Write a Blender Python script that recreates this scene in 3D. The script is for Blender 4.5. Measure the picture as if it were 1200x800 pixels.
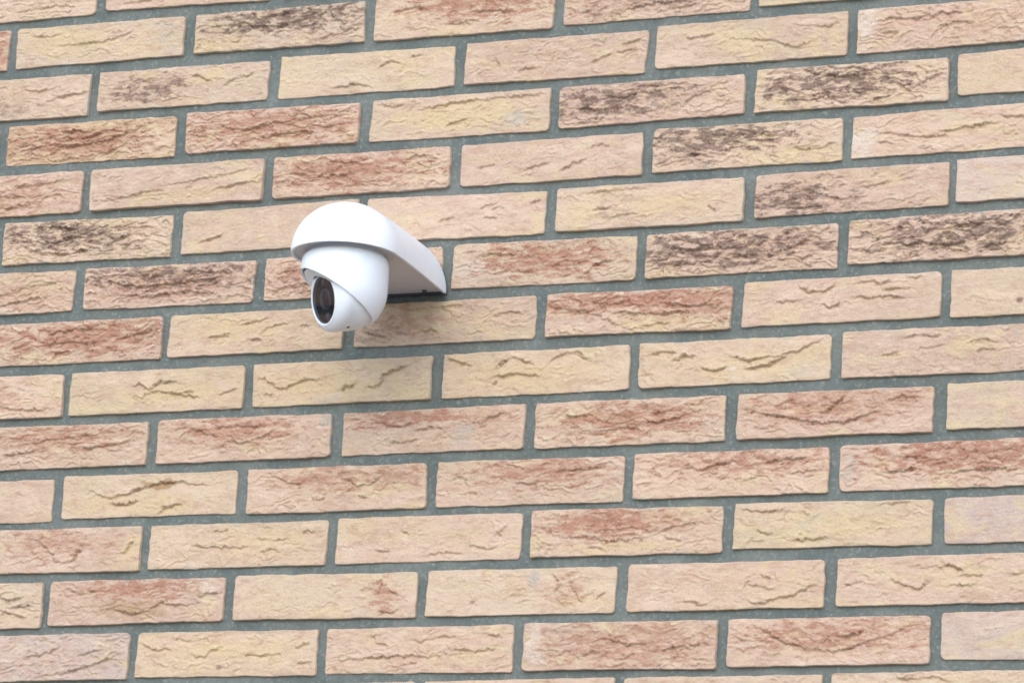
import bpy, bmesh, math, random
import numpy as np
from mathutils import Vector, Matrix

# ---------------------------------------------------------------- clear
for o in list(bpy.data.objects):
    bpy.data.objects.remove(o, do_unlink=True)
scene = bpy.context.scene
COL = scene.collection
BASE_Z = 3.30          # world height of the course the brick table is measured from


def W(x, y, z):
    """wall frame (x along the wall, y up, z out of the wall; metres) -> world"""
    return Vector((x, -z, y + BASE_Z))


# ---------------------------------------------------------------- camera
cam_data = bpy.data.cameras.new('camera')
cam = bpy.data.objects.new('camera', cam_data)
COL.objects.link(cam)
cam_data.sensor_width = 36.0
cam_data.lens = 149.78
cam_data.clip_start = 0.05
cam_data.clip_end = 2000.0
_R = Vector((0.916753, 0.063257, -0.394415))
_U = Vector((0.046358, 0.963862, 0.262339))
_F = Vector((-0.396756, 0.258784, -0.880690))
_C = Vector((2.594745, -1.704889, 4.230194))


def _d(v):
    return Vector((v.x, -v.z, v.y))


r_, u_, b_ = _d(_R), _d(_U), -_d(_F)
m = Matrix((r_, u_, b_)).transposed().to_4x4()
m.translation = W(_C.x, _C.y, _C.z)
cam.matrix_world = m
scene.camera = cam

# ---------------------------------------------------------------- sky, sun, exposure
SUN_EL = math.radians(36.0)
SUN_AZ = math.radians(6.0)            # from the wall's outward normal, negative = from the left
to_sun = Vector((math.sin(SUN_AZ) * math.cos(SUN_EL), -math.cos(SUN_AZ) * math.cos(SUN_EL), math.sin(SUN_EL)))
world = bpy.data.worlds.new('World')
scene.world = world
world.use_nodes = True
wn, wl = world.node_tree.nodes, world.node_tree.links
wn.clear()
sky = wn.new('ShaderNodeTexSky')
sky.sky_type = 'NISHITA'
sky.sun_disc = False
sky.sun_elevation = SUN_EL
sky.sun_rotation = math.atan2(to_sun.x, to_sun.y)
sky.air_density = 1.0
sky.dust_density = 1.2
sky.ozone_density = 1.0
bg = wn.new('ShaderNodeBackground')
bg.inputs['Strength'].default_value = 0.15
wo = wn.new('ShaderNodeOutputWorld')
wl.new(sky.outputs[0], bg.inputs[0])
wl.new(bg.outputs[0], wo.inputs[0])

sun_data = bpy.data.lights.new('sun', 'SUN')
sun_data.energy = 0.5
sun_data.angle = math.radians(120.0)
sun_data.color = (1.0, 0.99, 0.975)
sun = bpy.data.objects.new('sun', sun_data)
COL.objects.link(sun)
sun.rotation_euler = to_sun.to_track_quat('Z', 'Y').to_euler()
sun.location = (0, -4, 8)

scene.render.engine = 'CYCLES'
scene.view_settings.view_transform = 'Standard'
scene.view_settings.look = 'None'
scene.view_settings.gamma = 1.0
scene.view_settings.use_curve_mapping = False
scene.view_settings.exposure = 1.34
scene.cycles.filter_width = 1.65

# ---------------------------------------------------------------- brick table: corners tl, bl, tr, br in mm on the wall
CORNERS = {
    'A0': (-119.5, 26.1, -119.5, -24.4, 109.0, 26.1, 109.0, -24.4),
    'A1': (123.9, 29.3, 123.9, -21.2, 345.4, 25.1, 345.4, -25.4),
    'B0': (-234.4, -35.3, -236.0, -87.6, -5.9, -35.9, -7.5, -87.4),
    'B1': (3.6, -35.6, 5.5, -86.2, 233.4, -36.7, 233.5, -86.2),
    'B2': (248.4, -36.8, 249.5, -85.3, 471.9, -38.0, 473.7, -87.9),
    'B3': (486.2, -37.0, 486.9, -87.9, 714.6, -41.4, 713.6, -90.2),
    'B4': (727.3, -40.4, 727.3, -88.1, 956.1, -41.3, 954.4, -88.1),
    'B5': (966.3, -40.1, 965.5, -84.9, 1194.9, -34.3, 1194.9, -84.8),
    'C0': (-116.5, -98.7, -118.3, -150.4, 112.0, -100.7, 110.2, -152.5),
    'C1': (124.9, -100.6, 123.9, -149.1, 352.1, -101.8, 351.8, -150.6),
    'C2': (366.4, -98.6, 366.4, -150.6, 592.0, -102.4, 593.4, -151.5),
    'C3': (607.0, -100.4, 606.3, -150.4, 834.4, -101.9, 830.2, -153.7),
    'C4': (844.6, -98.6, 843.4, -149.6, 1072.4, -98.7, 1072.7, -150.0),
    'C5': (1084.4, -98.7, 1083.7, -149.8, 1312.9, -98.5, 1312.2, -149.2),
    'D1': (3.8, -159.1, 4.6, -210.0, 232.6, -162.2, 233.9, -212.3),
    'D2': (247.3, -160.1, 249.7, -210.2, 475.4, -163.7, 475.9, -211.8),
    'D3': (491.7, -161.8, 490.2, -211.8, 716.2, -162.6, 716.5, -213.9),
    'D4': (728.0, -163.5, 729.1, -212.8, 953.3, -164.0, 953.7, -210.3),
    'D5': (967.3, -160.0, 965.9, -210.2, 1192.0, -163.1, 1192.0, -212.5),
    'D6': (1202.6, -159.0, 1203.5, -207.4, 1431.1, -158.1, 1432.0, -207.9),
    'E0': (-114.6, -221.5, -115.2, -274.2, 113.9, -222.5, 113.3, -273.7),
    'E1': (125.6, -223.3, 127.2, -273.5, 356.0, -223.6, 355.9, -273.9),
    'E2': (369.4, -223.5, 370.4, -273.8, 595.6, -225.2, 597.1, -274.6),
    'E3': (609.5, -224.0, 609.9, -274.4, 833.3, -224.1, 834.2, -273.6),
    'E4': (846.7, -221.9, 846.5, -272.4, 1072.1, -223.7, 1072.4, -273.3),
    'E5': (1084.0, -223.6, 1083.2, -272.0, 1312.5, -219.8, 1311.7, -270.9),
    'F1': (12.4, -282.6, 13.4, -335.0, 240.9, -285.7, 240.0, -336.1),
    'F2': (254.3, -283.4, 254.6, -334.8, 482.6, -280.8, 482.5, -334.4),
    'F3': (495.8, -281.6, 495.6, -334.1, 720.2, -286.5, 719.4, -337.0),
    'F4': (733.8, -285.3, 734.0, -335.9, 958.6, -284.7, 959.3, -336.3),
    'F5': (972.7, -283.6, 972.2, -333.2, 1196.6, -282.5, 1196.6, -332.2),
    'F6': (1206.3, -281.2, 1206.2, -329.8, 1434.8, -279.7, 1434.7, -329.8),
    'G0': (-112.5, -344.7, -114.2, -396.6, 116.0, -346.0, 114.3, -396.5),
    'G1': (128.7, -345.6, 129.3, -396.2, 355.7, -347.8, 354.6, -398.5),
    'G2': (369.0, -346.5, 369.0, -397.1, 594.8, -345.0, 594.4, -397.8),
    'G3': (608.6, -343.8, 608.1, -395.5, 834.4, -345.8, 833.4, -397.6),
    'G4': (845.7, -345.5, 845.6, -396.2, 1071.7, -345.1, 1072.1, -396.9),
    'G5': (1085.5, -343.9, 1084.8, -393.7, 1314.0, -341.9, 1313.3, -393.4),
    'H1': (10.6, -409.3, 10.9, -460.7, 239.1, -410.1, 239.4, -461.0),
    'H2': (250.3, -409.7, 248.4, -460.3, 475.5, -409.9, 475.3, -459.7),
    'H3': (489.7, -409.6, 490.4, -459.4, 715.8, -409.2, 716.1, -459.2),
    'H4': (729.4, -409.0, 728.6, -458.8, 952.1, -410.9, 950.7, -459.8),
    'H5': (965.0, -407.7, 963.7, -458.5, 1192.7, -407.4, 1192.8, -458.4),
    'H6': (1204.3, -407.1, 1204.4, -459.9, 1432.8, -408.4, 1432.9, -460.2),
    'I0': (-115.5, -473.0, -114.7, -525.8, 113.0, -473.9, 113.8, -525.9),
    'I1': (123.3, -473.3, 122.9, -525.3, 352.5, -474.4, 352.6, -525.5),
    'I2': (363.5, -473.9, 365.8, -525.0, 590.5, -474.2, 591.1, -524.4),
    'I3': (605.3, -472.9, 606.0, -525.0, 832.8, -472.7, 832.8, -523.8),
    'I4': (845.0, -472.3, 845.0, -523.4, 1069.6, -471.5, 1070.0, -522.6),
    'I5': (1083.3, -470.2, 1082.8, -522.2, 1311.8, -470.7, 1311.3, -522.8),
    'J1': (3.6, -536.0, 4.0, -588.2, 232.1, -536.9, 232.5, -588.1),
    'J2': (245.4, -535.4, 246.0, -587.6, 469.6, -536.4, 470.6, -587.6),
    'J3': (484.8, -537.0, 485.7, -587.2, 710.8, -535.4, 710.1, -586.6),
    'J4': (723.2, -534.9, 723.6, -587.1, 949.8, -535.7, 950.5, -587.0),
    'J5': (964.8, -535.4, 964.5, -586.5, 1189.0, -535.5, 1189.1, -585.7),
    'J6': (1205.3, -534.3, 1205.3, -584.5, 1433.8, -534.2, 1433.8, -584.2),
    'K0': (-116.0, -601.6, -115.2, -652.6, 112.5, -601.3, 113.3, -652.6),
    'K1': (125.9, -598.7, 126.7, -650.0, 353.8, -599.5, 355.0, -649.9),
    'K2': (368.0, -599.0, 369.4, -651.4, 593.5, -599.1, 595.3, -651.5),
    'K3': (607.2, -598.6, 607.9, -650.9, 834.4, -600.0, 834.5, -651.4),
    'K4': (846.5, -598.5, 846.5, -649.8, 1073.6, -599.3, 1073.0, -649.6),
    'K5': (1086.2, -597.9, 1086.6, -649.1, 1314.7, -596.6, 1315.1, -648.7),
    'L1': (6.7, -661.2, 7.3, -713.1, 235.2, -661.4, 235.8, -714.0),
    'L2': (247.4, -660.8, 246.9, -713.2, 474.6, -661.6, 474.5, -713.2),
    'L3': (487.3, -660.0, 487.3, -712.5, 715.1, -660.2, 714.6, -712.7),
    'L4': (727.4, -658.6, 728.0, -712.1, 953.5, -660.0, 954.3, -712.4),
    'L5': (968.3, -658.6, 967.0, -709.0, 1193.0, -660.2, 1193.1, -709.7),
    'L6': (1206.3, -659.7, 1207.3, -710.1, 1434.8, -657.5, 1435.8, -708.4),
    'M0': (-116.8, -725.3, -116.8, -779.2, 111.7, -725.0, 111.7, -778.7),
    'M1': (121.9, -724.2, 121.7, -776.9, 349.7, -724.9, 349.9, -775.6),
    'M2': (362.7, -723.2, 362.9, -774.9, 591.4, -725.0, 592.2, -776.7),
    'M3': (605.0, -724.4, 604.7, -776.0, 832.9, -724.5, 832.0, -776.1),
    'M4': (846.9, -722.9, 846.1, -775.4, 1074.5, -723.3, 1074.1, -775.7),
    'M5': (1089.0, -722.7, 1088.5, -775.1, 1317.5, -721.2, 1317.0, -775.1),
    'N1': (3.3, -787.5, 4.1, -841.7, 231.8, -787.1, 232.6, -841.0),
    'N2': (243.0, -787.4, 242.5, -839.2, 472.2, -787.9, 473.4, -840.8),
    'N3': (483.9, -787.2, 485.0, -839.0, 713.5, -787.0, 714.1, -840.7),
    'N4': (725.8, -786.3, 726.3, -839.0, 954.4, -787.2, 954.4, -840.7),
    'N5': (967.2, -786.5, 967.0, -839.1, 1195.1, -786.7, 1195.3, -839.1),
    'N6': (1207.3, -784.2, 1208.4, -835.7, 1435.8, -782.8, 1436.9, -835.5),
    'O0': (117.4, -854.3, 117.5, -908.2, 350.3, -851.6, 350.8, -904.6),
    'O1': (364.4, -851.8, 363.8, -904.8, 598.8, -849.5, 599.7, -902.3),
    'O2': (610.3, -849.6, 610.0, -901.5, 837.4, -848.3, 837.6, -900.1),
    'O3': (848.6, -849.4, 848.6, -900.3, 1076.5, -848.3, 1077.0, -900.0),
    'O4': (1088.1, -848.5, 1088.5, -900.1, 1316.6, -846.8, 1317.0, -899.9),
}
# what each brick of the view looks like: t = clay tone, f = how folded the face is,
# P = patches (kind, centre u, v, half width, half height, strength), C = creases (u, v from the top left)
NOTES = {
 'A0': dict(t='c', f=.5, C=[[(.5,.8),(.7,.7),(.9,.75)]]),
 'A1': dict(t='p', f=.2, C=[[(.1,.85),(.3,.8)], [(.6,.8),(.8,.85)]]),
 'B0': dict(t='p', f=.4, P=[('r',.85,.5,.3,.5,.8)]),
 'B1': dict(t='c', f=.25, P=[('y',.3,.4,.35,.5,.7), ('g',.93,.5,.12,.5,.5)], C=[[(.08,.2),(.2,.25),(.27,.2)], [(.24,.5),(.4,.5),(.52,.48),(.6,.4),(.72,.28)]]),
 'B2': dict(t='c', f=.7, P=[('d',.55,.28,.38,.3,1.0), ('y',.15,.8,.3,.3,.7)], C=[[(.2,.15),(.35,.4),(.5,.45),(.7,.3)], [(.72,.9),(.85,.75),(1,.6)], [(.4,.2),(.6,.1)]]),
 'B3': dict(t='p', f=.35, P=[('r',.58,.2,.35,.38,.9), ('p',.1,.7,.15,.4,.5)], C=[[(.1,.35),(.2,.25),(.3,.28)], [(.4,.7),(.55,.75)], [(.55,.45),(.8,.5)]]),
 'B4': dict(t='p', f=.6, P=[('d',.55,.55,.35,.25,.55), ('r',.2,.5,.2,.3,.5)], C=[[(0,.5),(.1,.75),(.15,.6)], [(.3,.75),(.5,.6),(.7,.65)], [(.5,.85),(.75,.7)]]),
 'B5': dict(t='c', f=.2, P=[('y',.3,.8,.3,.3,.4)]),
 'C0': dict(t='c', f=.35, P=[('d',.42,.8,.25,.3,.5), ('r',.3,.5,.3,.4,.3)], C=[[(.6,.3),(.7,.33),(.8,.3)], [(.75,.6),(.85,.5),(1,.42)]]),
 'C1': dict(t='c', f=.35, P=[('d',.3,.55,.2,.28,.8), ('r',.3,.5,.3,.4,.35), ('y',.65,.3,.12,.3,.5)], C=[[(.55,.2),(.63,.33),(.68,.5)], [(.72,.6),(.8,.42),(.92,.3)]]),
 'C2': dict(t='c', f=.15, P=[('y',.8,.4,.2,.3,.3), ('p',.1,.5,.12,.5,.4)], C=[[(.56,.4),(.64,.25),(.7,.35)], [(.3,.85),(.45,.75),(.53,.85)], [(.74,.22),(.78,.15),(.82,.18)]]),
 'C3': dict(t='p', f=.35, P=[('r',.45,.4,.3,.4,.3), ('y',.85,.5,.15,.4,.4), ('p',.06,.5,.08,.5,.6)], C=[[(.3,.75),(.4,.7)], [(.68,.72),(.8,.5),(.95,.4)], [(.17,.4),(.2,.65)], [(.85,.3),(.97,.2)]]),
 'C4': dict(t='c', f=.3, P=[('p',.1,.7,.2,.4,.5), ('r',.8,.5,.2,.3,.25)], C=[[(.37,.42),(.52,.48),(.63,.55),(.73,.75),(.85,.6)], [(.82,.25),(.9,.32),(.97,.25)], [(.15,.35),(.3,.3)]]),
 'C5': dict(t='p', f=.55, P=[('w',.04,.45,.06,.6,.7), ('r',.45,.45,.3,.35,.4), ('y',.65,.3,.12,.3,.4)], C=[[(.12,.2),(.22,.28),(.36,.34)], [(.3,.3),(.42,.22),(.55,.28)], [(.4,.55),(.5,.45),(.6,.5)], [(.1,.55),(.22,.6)]]),
 'D1': dict(t='o', f=.8, a=1.3, P=[('r',.45,.5,.42,.35,.8), ('p',.85,.6,.2,.4,.8), ('y',.08,.75,.08,.15,.6)], C=[[(.07,.5),(.25,.35),(.45,.42),(.6,.25),(.72,.15)], [(.05,.68),(.25,.52),(.4,.6),(.6,.5),(.8,.22)], [(.25,.95),(.45,.88),(.62,.8),(.75,.5)], [(.3,.2),(.5,.25)]]),
 'D2': dict(t='p', f=.7, P=[('r',.5,.45,.5,.45,.75)], C=[[(.12,.2),(.25,.45),(.35,.5),(.5,.4),(.72,.3),(.95,.22)], [(.4,.75),(.6,.65),(.8,.7)], [(.03,.55),(.15,.65)], [(.7,.5),(.82,.58),(.95,.5)]]),
 'D3': dict(t='c', f=.35, P=[('y',.5,.5,.45,.4,.9), ('g',.85,.65,.1,.25,.7)], C=[[(.02,.1),(.12,.18),(.2,.12)], [(.25,.3),(.5,.18),(.72,.15),(.97,.12)], [(.42,.78),(.48,.65),(.55,.6)]]),
 'D4': dict(t='p', f=.55, P=[('d',.3,.45,.35,.35,.85), ('r',.5,.3,.3,.3,.3), ('p',.85,.6,.2,.4,.6)], C=[[(.02,.5),(.15,.55),(.28,.65),(.4,.55)], [(.2,.25),(.35,.35),(.5,.25)], [(.66,.75),(.72,.5),(.85,.3)]]),
 'D5': dict(t='c', f=.65, P=[('d',.42,.42,.36,.36,1.0), ('y',.1,.8,.12,.25,.4)], C=[[(.08,.35),(.2,.55),(.35,.75),(.55,.8)], [(.73,.4),(.77,.6),(.82,.78)], [(.8,.72),(.88,.5),(.97,.35)], [(.3,.2),(.5,.3),(.65,.25)]]),
 'D6': dict(t='y', f=.0, P=[('y',.5,.5,.5,.5,.4)]),
 'E0': dict(t='p', f=.55, P=[('r',.5,.55,.45,.4,.6)], C=[[(.2,.6),(.45,.5),(.7,.55)], [(.55,.3),(.75,.28),(.9,.2)], [(.4,.85),(.7,.75)]]),
 'E1': dict(t='p', f=.35, P=[('y',.6,.75,.4,.25,.6), ('p',.1,.3,.15,.4,.4)], C=[[(.05,.8),(.2,.72),(.35,.62),(.45,.65)], [(.45,.5),(.6,.42),(.8,.35),(.95,.2)], [(.7,.72),(.85,.6),(.97,.55)]]),
 'E2': dict(t='p', f=.6, P=[('r',.42,.45,.4,.4,.85), ('p',.95,.5,.08,.5,.6)], C=[[(.72,.25),(.8,.18),(.9,.2),(.95,.35)], [(.72,.28),(.78,.45),(.84,.55)], [(.1,.4),(.3,.55),(.5,.5)], [(.3,.2),(.5,.25)]]),
 'E3': dict(t='p', f=.15, P=[('p',.5,.5,.5,.5,.3)], C=[[(.35,.72),(.45,.6),(.5,.55)], [(.55,.78),(.63,.62),(.7,.55)], [(.7,.28),(.78,.22),(.84,.3)], [(.08,.6),(.2,.5)]]),
 'E4': dict(t='c', f=.5, P=[('d',.33,.3,.34,.34,1.0), ('d',.2,.6,.15,.3,.5), ('y',.8,.75,.18,.25,.7)], C=[[(.3,.22),(.5,.25),(.68,.3)], [(.2,.6),(.35,.75)], [(.75,.65),(.88,.7),(.97,.55)], [(.55,.45),(.65,.4)]]),
 'E5': dict(t='p', f=.3, P=[('w',.05,.6,.1,.5,.7), ('g',.5,.25,.3,.2,.3)], C=[[(.12,.38),(.22,.48),(.35,.6),(.5,.62)], [(.4,.55),(.55,.45),(.75,.4)], [(.72,.25),(.85,.32),(.95,.3)], [(.12,.62),(.22,.7)]]),
 'F1': dict(t='c', f=.9, a=1.3, P=[('d',.38,.38,.3,.32,.95), ('d',.65,.65,.15,.3,.4), ('p',.85,.4,.14,.4,.6)], C=[[(.08,.3),(.2,.5),(.3,.55),(.42,.4),(.55,.45)], [(.2,.75),(.4,.82),(.55,.7)], [(.6,.7),(.7,.5),(.8,.35)], [(.15,.2),(.3,.15),(.45,.25)], [(.72,.8),(.76,.55)]]),
 'F2': dict(t='c', f=.1, P=[('y',.4,.5,.4,.4,.3)], C=[[(.1,.75),(.25,.6)]]),
 'F3': dict(t='p', f=.2, P=[('p',.3,.5,.3,.4,.3)], C=[[(.62,.35),(.68,.3),(.74,.26)], [(.7,.36),(.74,.34)], [(.66,.58),(.7,.55),(.74,.57)], [(.4,.6),(.5,.5)], [(.9,.25),(.97,.2)]]),
 'F4': dict(t='c', f=.25, P=[('y',.6,.5,.4,.4,.6), ('d',.35,.72,.1,.15,.4), ('d',.33,.4,.08,.2,.35)], C=[[(.1,.15),(.3,.12),(.5,.1)], [(.2,.55),(.3,.5)], [(.3,.75),(.38,.68),(.46,.72)], [(.82,.55),(.85,.75)]]),
 'F5': dict(t='p', f=.45, P=[('d',.22,.65,.22,.33,.9), ('d',.5,.75,.15,.2,.4), ('y',.35,.3,.15,.2,.4)], C=[[(.08,.4),(.2,.35),(.32,.5)], [(.35,.65),(.5,.7),(.6,.62)], [(.1,.8),(.25,.85),(.4,.8)], [(.55,.45),(.72,.35)]]),
 'F6': dict(t='g', f=.1, P=[('r',.8,.3,.2,.3,.25)]),
 'G0': dict(t='p', f=.6, P=[('r',.6,.5,.4,.35,.5)], C=[[(.45,.6),(.6,.5),(.75,.35),(.95,.25)], [(.5,.85),(.7,.7),(.9,.6)], [(.3,.45),(.5,.4)]]),
 'G1': dict(t='p', f=.75, a=1.2, P=[('d',.5,.3,.45,.28,.8), ('r',.5,.5,.42,.35,.6)], C=[[(.05,.15),(.2,.4),(.35,.5),(.55,.45),(.75,.4),(.95,.15)], [(.2,.65),(.4,.75),(.6,.68),(.8,.75)], [(.6,.3),(.75,.22),(.9,.28)], [(.3,.2),(.45,.25)]]),
 'G2': dict(t='p', f=.6, P=[('r',.3,.5,.3,.4,.7), ('d',.2,.6,.12,.25,.4)], C=[[(.05,.4),(.15,.3),(.3,.35)], [(.08,.75),(.2,.65),(.3,.7)]]),
 'G3': dict(t='c', f=.45, P=[('r',.52,.42,.33,.36,.95), ('w',.08,.6,.12,.5,.4)], C=[[(.1,.3),(.25,.25),(.4,.3)], [(.5,.55),(.65,.6),(.78,.45)], [(.72,.85),(.78,.6),(.9,.5)], [(.3,.65),(.45,.7)]]),
 'G4': dict(t='p', f=.8, a=1.1, P=[('d',.4,.42,.45,.35,.95), ('r',.6,.4,.35,.4,.4)], C=[[(.1,.3),(.25,.42),(.4,.35)], [(.35,.7),(.5,.6),(.65,.65),(.8,.4),(.92,.2)], [(.05,.65),(.2,.75),(.35,.65)], [(.8,.75),(.88,.65)]]),
 'G5': dict(t='p', f=.75, P=[('d',.55,.45,.42,.38,.95), ('p',.08,.6,.1,.4,.6)], C=[[(.1,.4),(.2,.25),(.35,.2)], [(.2,.7),(.35,.6),(.5,.7),(.65,.6)], [(.45,.35),(.6,.25),(.8,.3)], [(.65,.8),(.8,.7)]]),
 'H1': dict(t='p', f=.6, P=[('r',.55,.4,.45,.35,1.0), ('r',.9,.5,.15,.4,.5)], C=[[(.25,.6),(.4,.5),(.55,.55),(.72,.5)], [(.75,.45),(.85,.4),(.97,.3)], [(.3,.75),(.5,.72)], [(.3,.3),(.5,.2),(.7,.25)]]),
 'H2': dict(t='y', f=.2, P=[('y',.35,.4,.35,.4,.6), ('p',.8,.6,.2,.3,.5)], C=[[(.53,.58),(.57,.42),(.62,.35),(.7,.3)], [(.22,.55),(.3,.55),(.36,.52)], [(.45,.68),(.5,.66),(.54,.7)], [(.75,.42),(.82,.38)], [(.4,.3),(.5,.25),(.6,.12)]]),
 'H3': dict(t='c', f=.3, P=[('r',.25,.5,.22,.4,.55), ('d',.12,.75,.12,.2,.5), ('y',.55,.5,.2,.5,.4), ('r',.82,.55,.12,.3,.25)], C=[[(.05,.6),(.12,.72),(.2,.85)], [(.35,.7),(.45,.68),(.47,.78)], [(.75,.45),(.85,.35),(.95,.4)], [(.3,.15),(.6,.12)]]),  # left red and dark patches: reddish clay plus the bracket's shadow painted in
 'H4': dict(t='p', f=.6, P=[('r',.5,.25,.5,.25,1.0), ('r',.85,.45,.2,.3,.7), ('y',.6,.75,.25,.2,.7), ('w',.15,.75,.15,.2,.3)], C=[[(.0,.3),(.15,.4),(.28,.55),(.42,.85)], [(.2,.2),(.35,.3),(.5,.25)], [(.4,.5),(.6,.6),(.8,.55)], [(.6,.3),(.75,.4),(.95,.45)], [(.5,.85),(.7,.8)]]),
 'H5': dict(t='p', f=.15, a=1.3, P=[('p',.3,.6,.3,.4,.4), ('w',.47,.35,.06,.2,.35)], C=[[(.28,.12),(.34,.28),(.42,.3),(.47,.15)], [(.17,.48),(.3,.48)], [(.4,.58),(.45,.66),(.5,.58)], [(.58,.15),(.64,.12),(.7,.18),(.76,.12)], [(.7,.32),(.85,.34)], [(.55,.5),(.6,.42),(.64,.48),(.86,.52)], [(.84,.12),(.9,.08)]]),
 'H6': dict(t='c', f=.05, P=[('y',.3,.5,.3,.5,.3), ('d',.34,.7,.02,.07,.9)]),
 'I0': dict(t='p', f=.45, P=[('r',.55,.55,.25,.3,.5), ('w',.8,.35,.12,.25,.3)], C=[[(.4,.5),(.55,.45),(.65,.75),(.8,.82),(.97,.8)], [(.5,.25),(.65,.3)]]),
 'I1': dict(t='y', f=.15, a=1.4, P=[('y',.6,.6,.35,.35,.7), ('p',.12,.3,.15,.3,.4)], C=[[(.34,.36),(.4,.32),(.46,.48),(.52,.3),(.6,.3),(.66,.4)], [(.36,.62),(.42,.64),(.48,.5),(.58,.55),(.68,.64),(.78,.72)], [(.66,.58),(.72,.55)], [(.86,.68),(.92,.6),(.97,.5)]]),
 'I2': dict(t='y', f=.15, a=1.4, P=[('y',.4,.5,.45,.45,.6), ('g',.42,.92,.1,.1,.6)], C=[[(.02,.4),(.06,.3),(.1,.45),(.16,.62),(.24,.5),(.3,.42),(.4,.46)], [(.06,.7),(.12,.72)], [(.5,.68),(.54,.6),(.59,.62)], [(.64,.7),(.72,.62),(.74,.4),(.8,.28),(.9,.15)]]),
 'I3': dict(t='y', f=.2, a=1.5, P=[('y',.5,.6,.45,.4,.6), ('p',.9,.4,.1,.4,.4)], C=[[(.01,.12),(.06,.12),(.1,.22),(.16,.28)], [(.27,.42),(.32,.25),(.38,.14),(.44,.25),(.5,.34)], [(.55,.42),(.6,.2),(.66,.1),(.73,.12),(.8,.35)], [(.25,.58),(.32,.55),(.4,.5),(.5,.58),(.57,.66)], [(.27,.68),(.3,.72)]]),
 'I4': dict(t='y', f=.2, a=1.5, P=[('y',.5,.6,.4,.35,.5), ('w',.495,.66,.022,.05,1.0), ('g',.85,.75,.1,.2,.4)], C=[[(.18,.42),(.24,.3),(.3,.34)], [(.32,.55),(.36,.65),(.42,.68),(.47,.62)], [(.44,.4),(.52,.42),(.58,.5),(.66,.42),(.74,.42),(.82,.35),(.96,.08)], [(.54,.66),(.62,.66),(.7,.58),(.78,.42)], [(.05,.25),(.12,.2),(.2,.25)]]),
 'I5': dict(t='p', f=.3, P=[('y',.7,.4,.2,.4,.5), ('p',.15,.6,.2,.4,.4), ('g',.86,.2,.02,.08,1.0)], C=[[(.3,.2),(.37,.13),(.45,.18),(.5,.12)], [(.36,.45),(.45,.42),(.52,.36)], [(.2,.55),(.28,.5)], [(.62,.35),(.7,.3),(.78,.38)], [(.66,.52),(.76,.5)]]),
 'J1': dict(t='p', f=.5, P=[('r',.5,.3,.35,.3,.75), ('g',.2,.7,.2,.3,.3)], C=[[(.25,.45),(.4,.35),(.55,.3),(.75,.22)], [(.15,.65),(.35,.6)], [(.6,.6),(.8,.5),(.95,.4)]]),
 'J2': dict(t='p', f=.45, P=[('r',.45,.3,.32,.3,.8), ('g',.97,.15,.05,.2,.8)], C=[[(.18,.2),(.28,.35),(.35,.42)], [(.4,.55),(.5,.6),(.6,.5),(.68,.35)], [(.3,.25),(.45,.2),(.65,.25)]]),
 'J3': dict(t='p', f=.35, P=[('r',.38,.16,.3,.2,.9), ('r',.83,.3,.12,.3,.5), ('g',.66,.65,.08,.3,.7), ('y',.4,.75,.35,.25,.4)], C=[[(.12,.15),(.22,.28),(.3,.38),(.38,.32),(.45,.36)], [(.4,.48),(.5,.42),(.57,.5)], [(.68,.32),(.76,.38),(.82,.25),(.9,.2)], [(.75,.5),(.8,.42)], [(.25,.75),(.45,.7)]]),
 'J4': dict(t='p', f=.5, P=[('r',.52,.45,.36,.36,.85), ('p',.08,.5,.1,.5,.4), ('w',.95,.55,.05,.3,.3)], C=[[(.15,.25),(.2,.35),(.3,.3)], [(.55,.55),(.7,.5),(.82,.35),(.9,.3)], [(.3,.7),(.5,.6),(.6,.7)], [(.62,.35),(.75,.25)]]),
 'J5': dict(t='p', f=.45, a=1.2, P=[('r',.45,.35,.35,.35,.7), ('r',.85,.2,.12,.2,.6), ('y',.1,.35,.08,.3,.4)], C=[[(.02,.4),(.15,.45),(.25,.55),(.4,.7),(.55,.72),(.65,.6),(.75,.45)], [(.46,.5),(.5,.3),(.56,.15)], [(.75,.3),(.85,.2),(.97,.25)], [(.2,.3),(.3,.15)]]),
 'J6': dict(t='c', f=.0, P=[('y',.4,.5,.4,.4,.4)]),
 'K0': dict(t='p', f=.1, P=[('p',.6,.4,.4,.4,.5)]),
 'K1': dict(t='y', f=.1, a=1.5, P=[('y',.4,.7,.45,.3,.7), ('p',.3,.25,.2,.2,.4), ('o',.55,.27,.13,.1,.9)], C=[[(.14,.3),(.22,.48),(.28,.55),(.36,.48),(.46,.32),(.58,.22),(.68,.22),(.76,.3),(.86,.3)], [(.28,.66),(.36,.7),(.44,.62)], [(.56,.95),(.6,.8),(.7,.72)]]),
 'K2': dict(t='p', f=.4, P=[('r',.45,.25,.25,.3,.7), ('r',.85,.25,.15,.3,.6), ('p',.1,.6,.12,.4,.5)], C=[[(.12,.1),(.2,.28),(.3,.4)], [(.5,.25),(.56,.3),(.62,.45),(.7,.42),(.78,.2)], [(.36,.75),(.45,.7)], [(.62,.68),(.68,.72)]]),
 'K3': dict(t='p', f=.4, P=[('r',.6,.28,.35,.33,.75), ('p',.1,.6,.12,.4,.5)], C=[[(.1,.28),(.15,.4),(.18,.6)], [(.17,.7),(.23,.72)], [(.42,.52),(.5,.55),(.56,.5)], [(.6,.3),(.75,.28),(.9,.22)]]),
 'K4': dict(t='p', f=.5, P=[('r',.55,.25,.4,.28,.75), ('p',.06,.5,.06,.5,.6)], C=[[(.25,.35),(.36,.4),(.45,.28),(.58,.22)], [(.5,.6),(.58,.68),(.68,.55)], [(.65,.3),(.78,.22),(.9,.2)], [(.8,.55),(.95,.5)]]),
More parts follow.
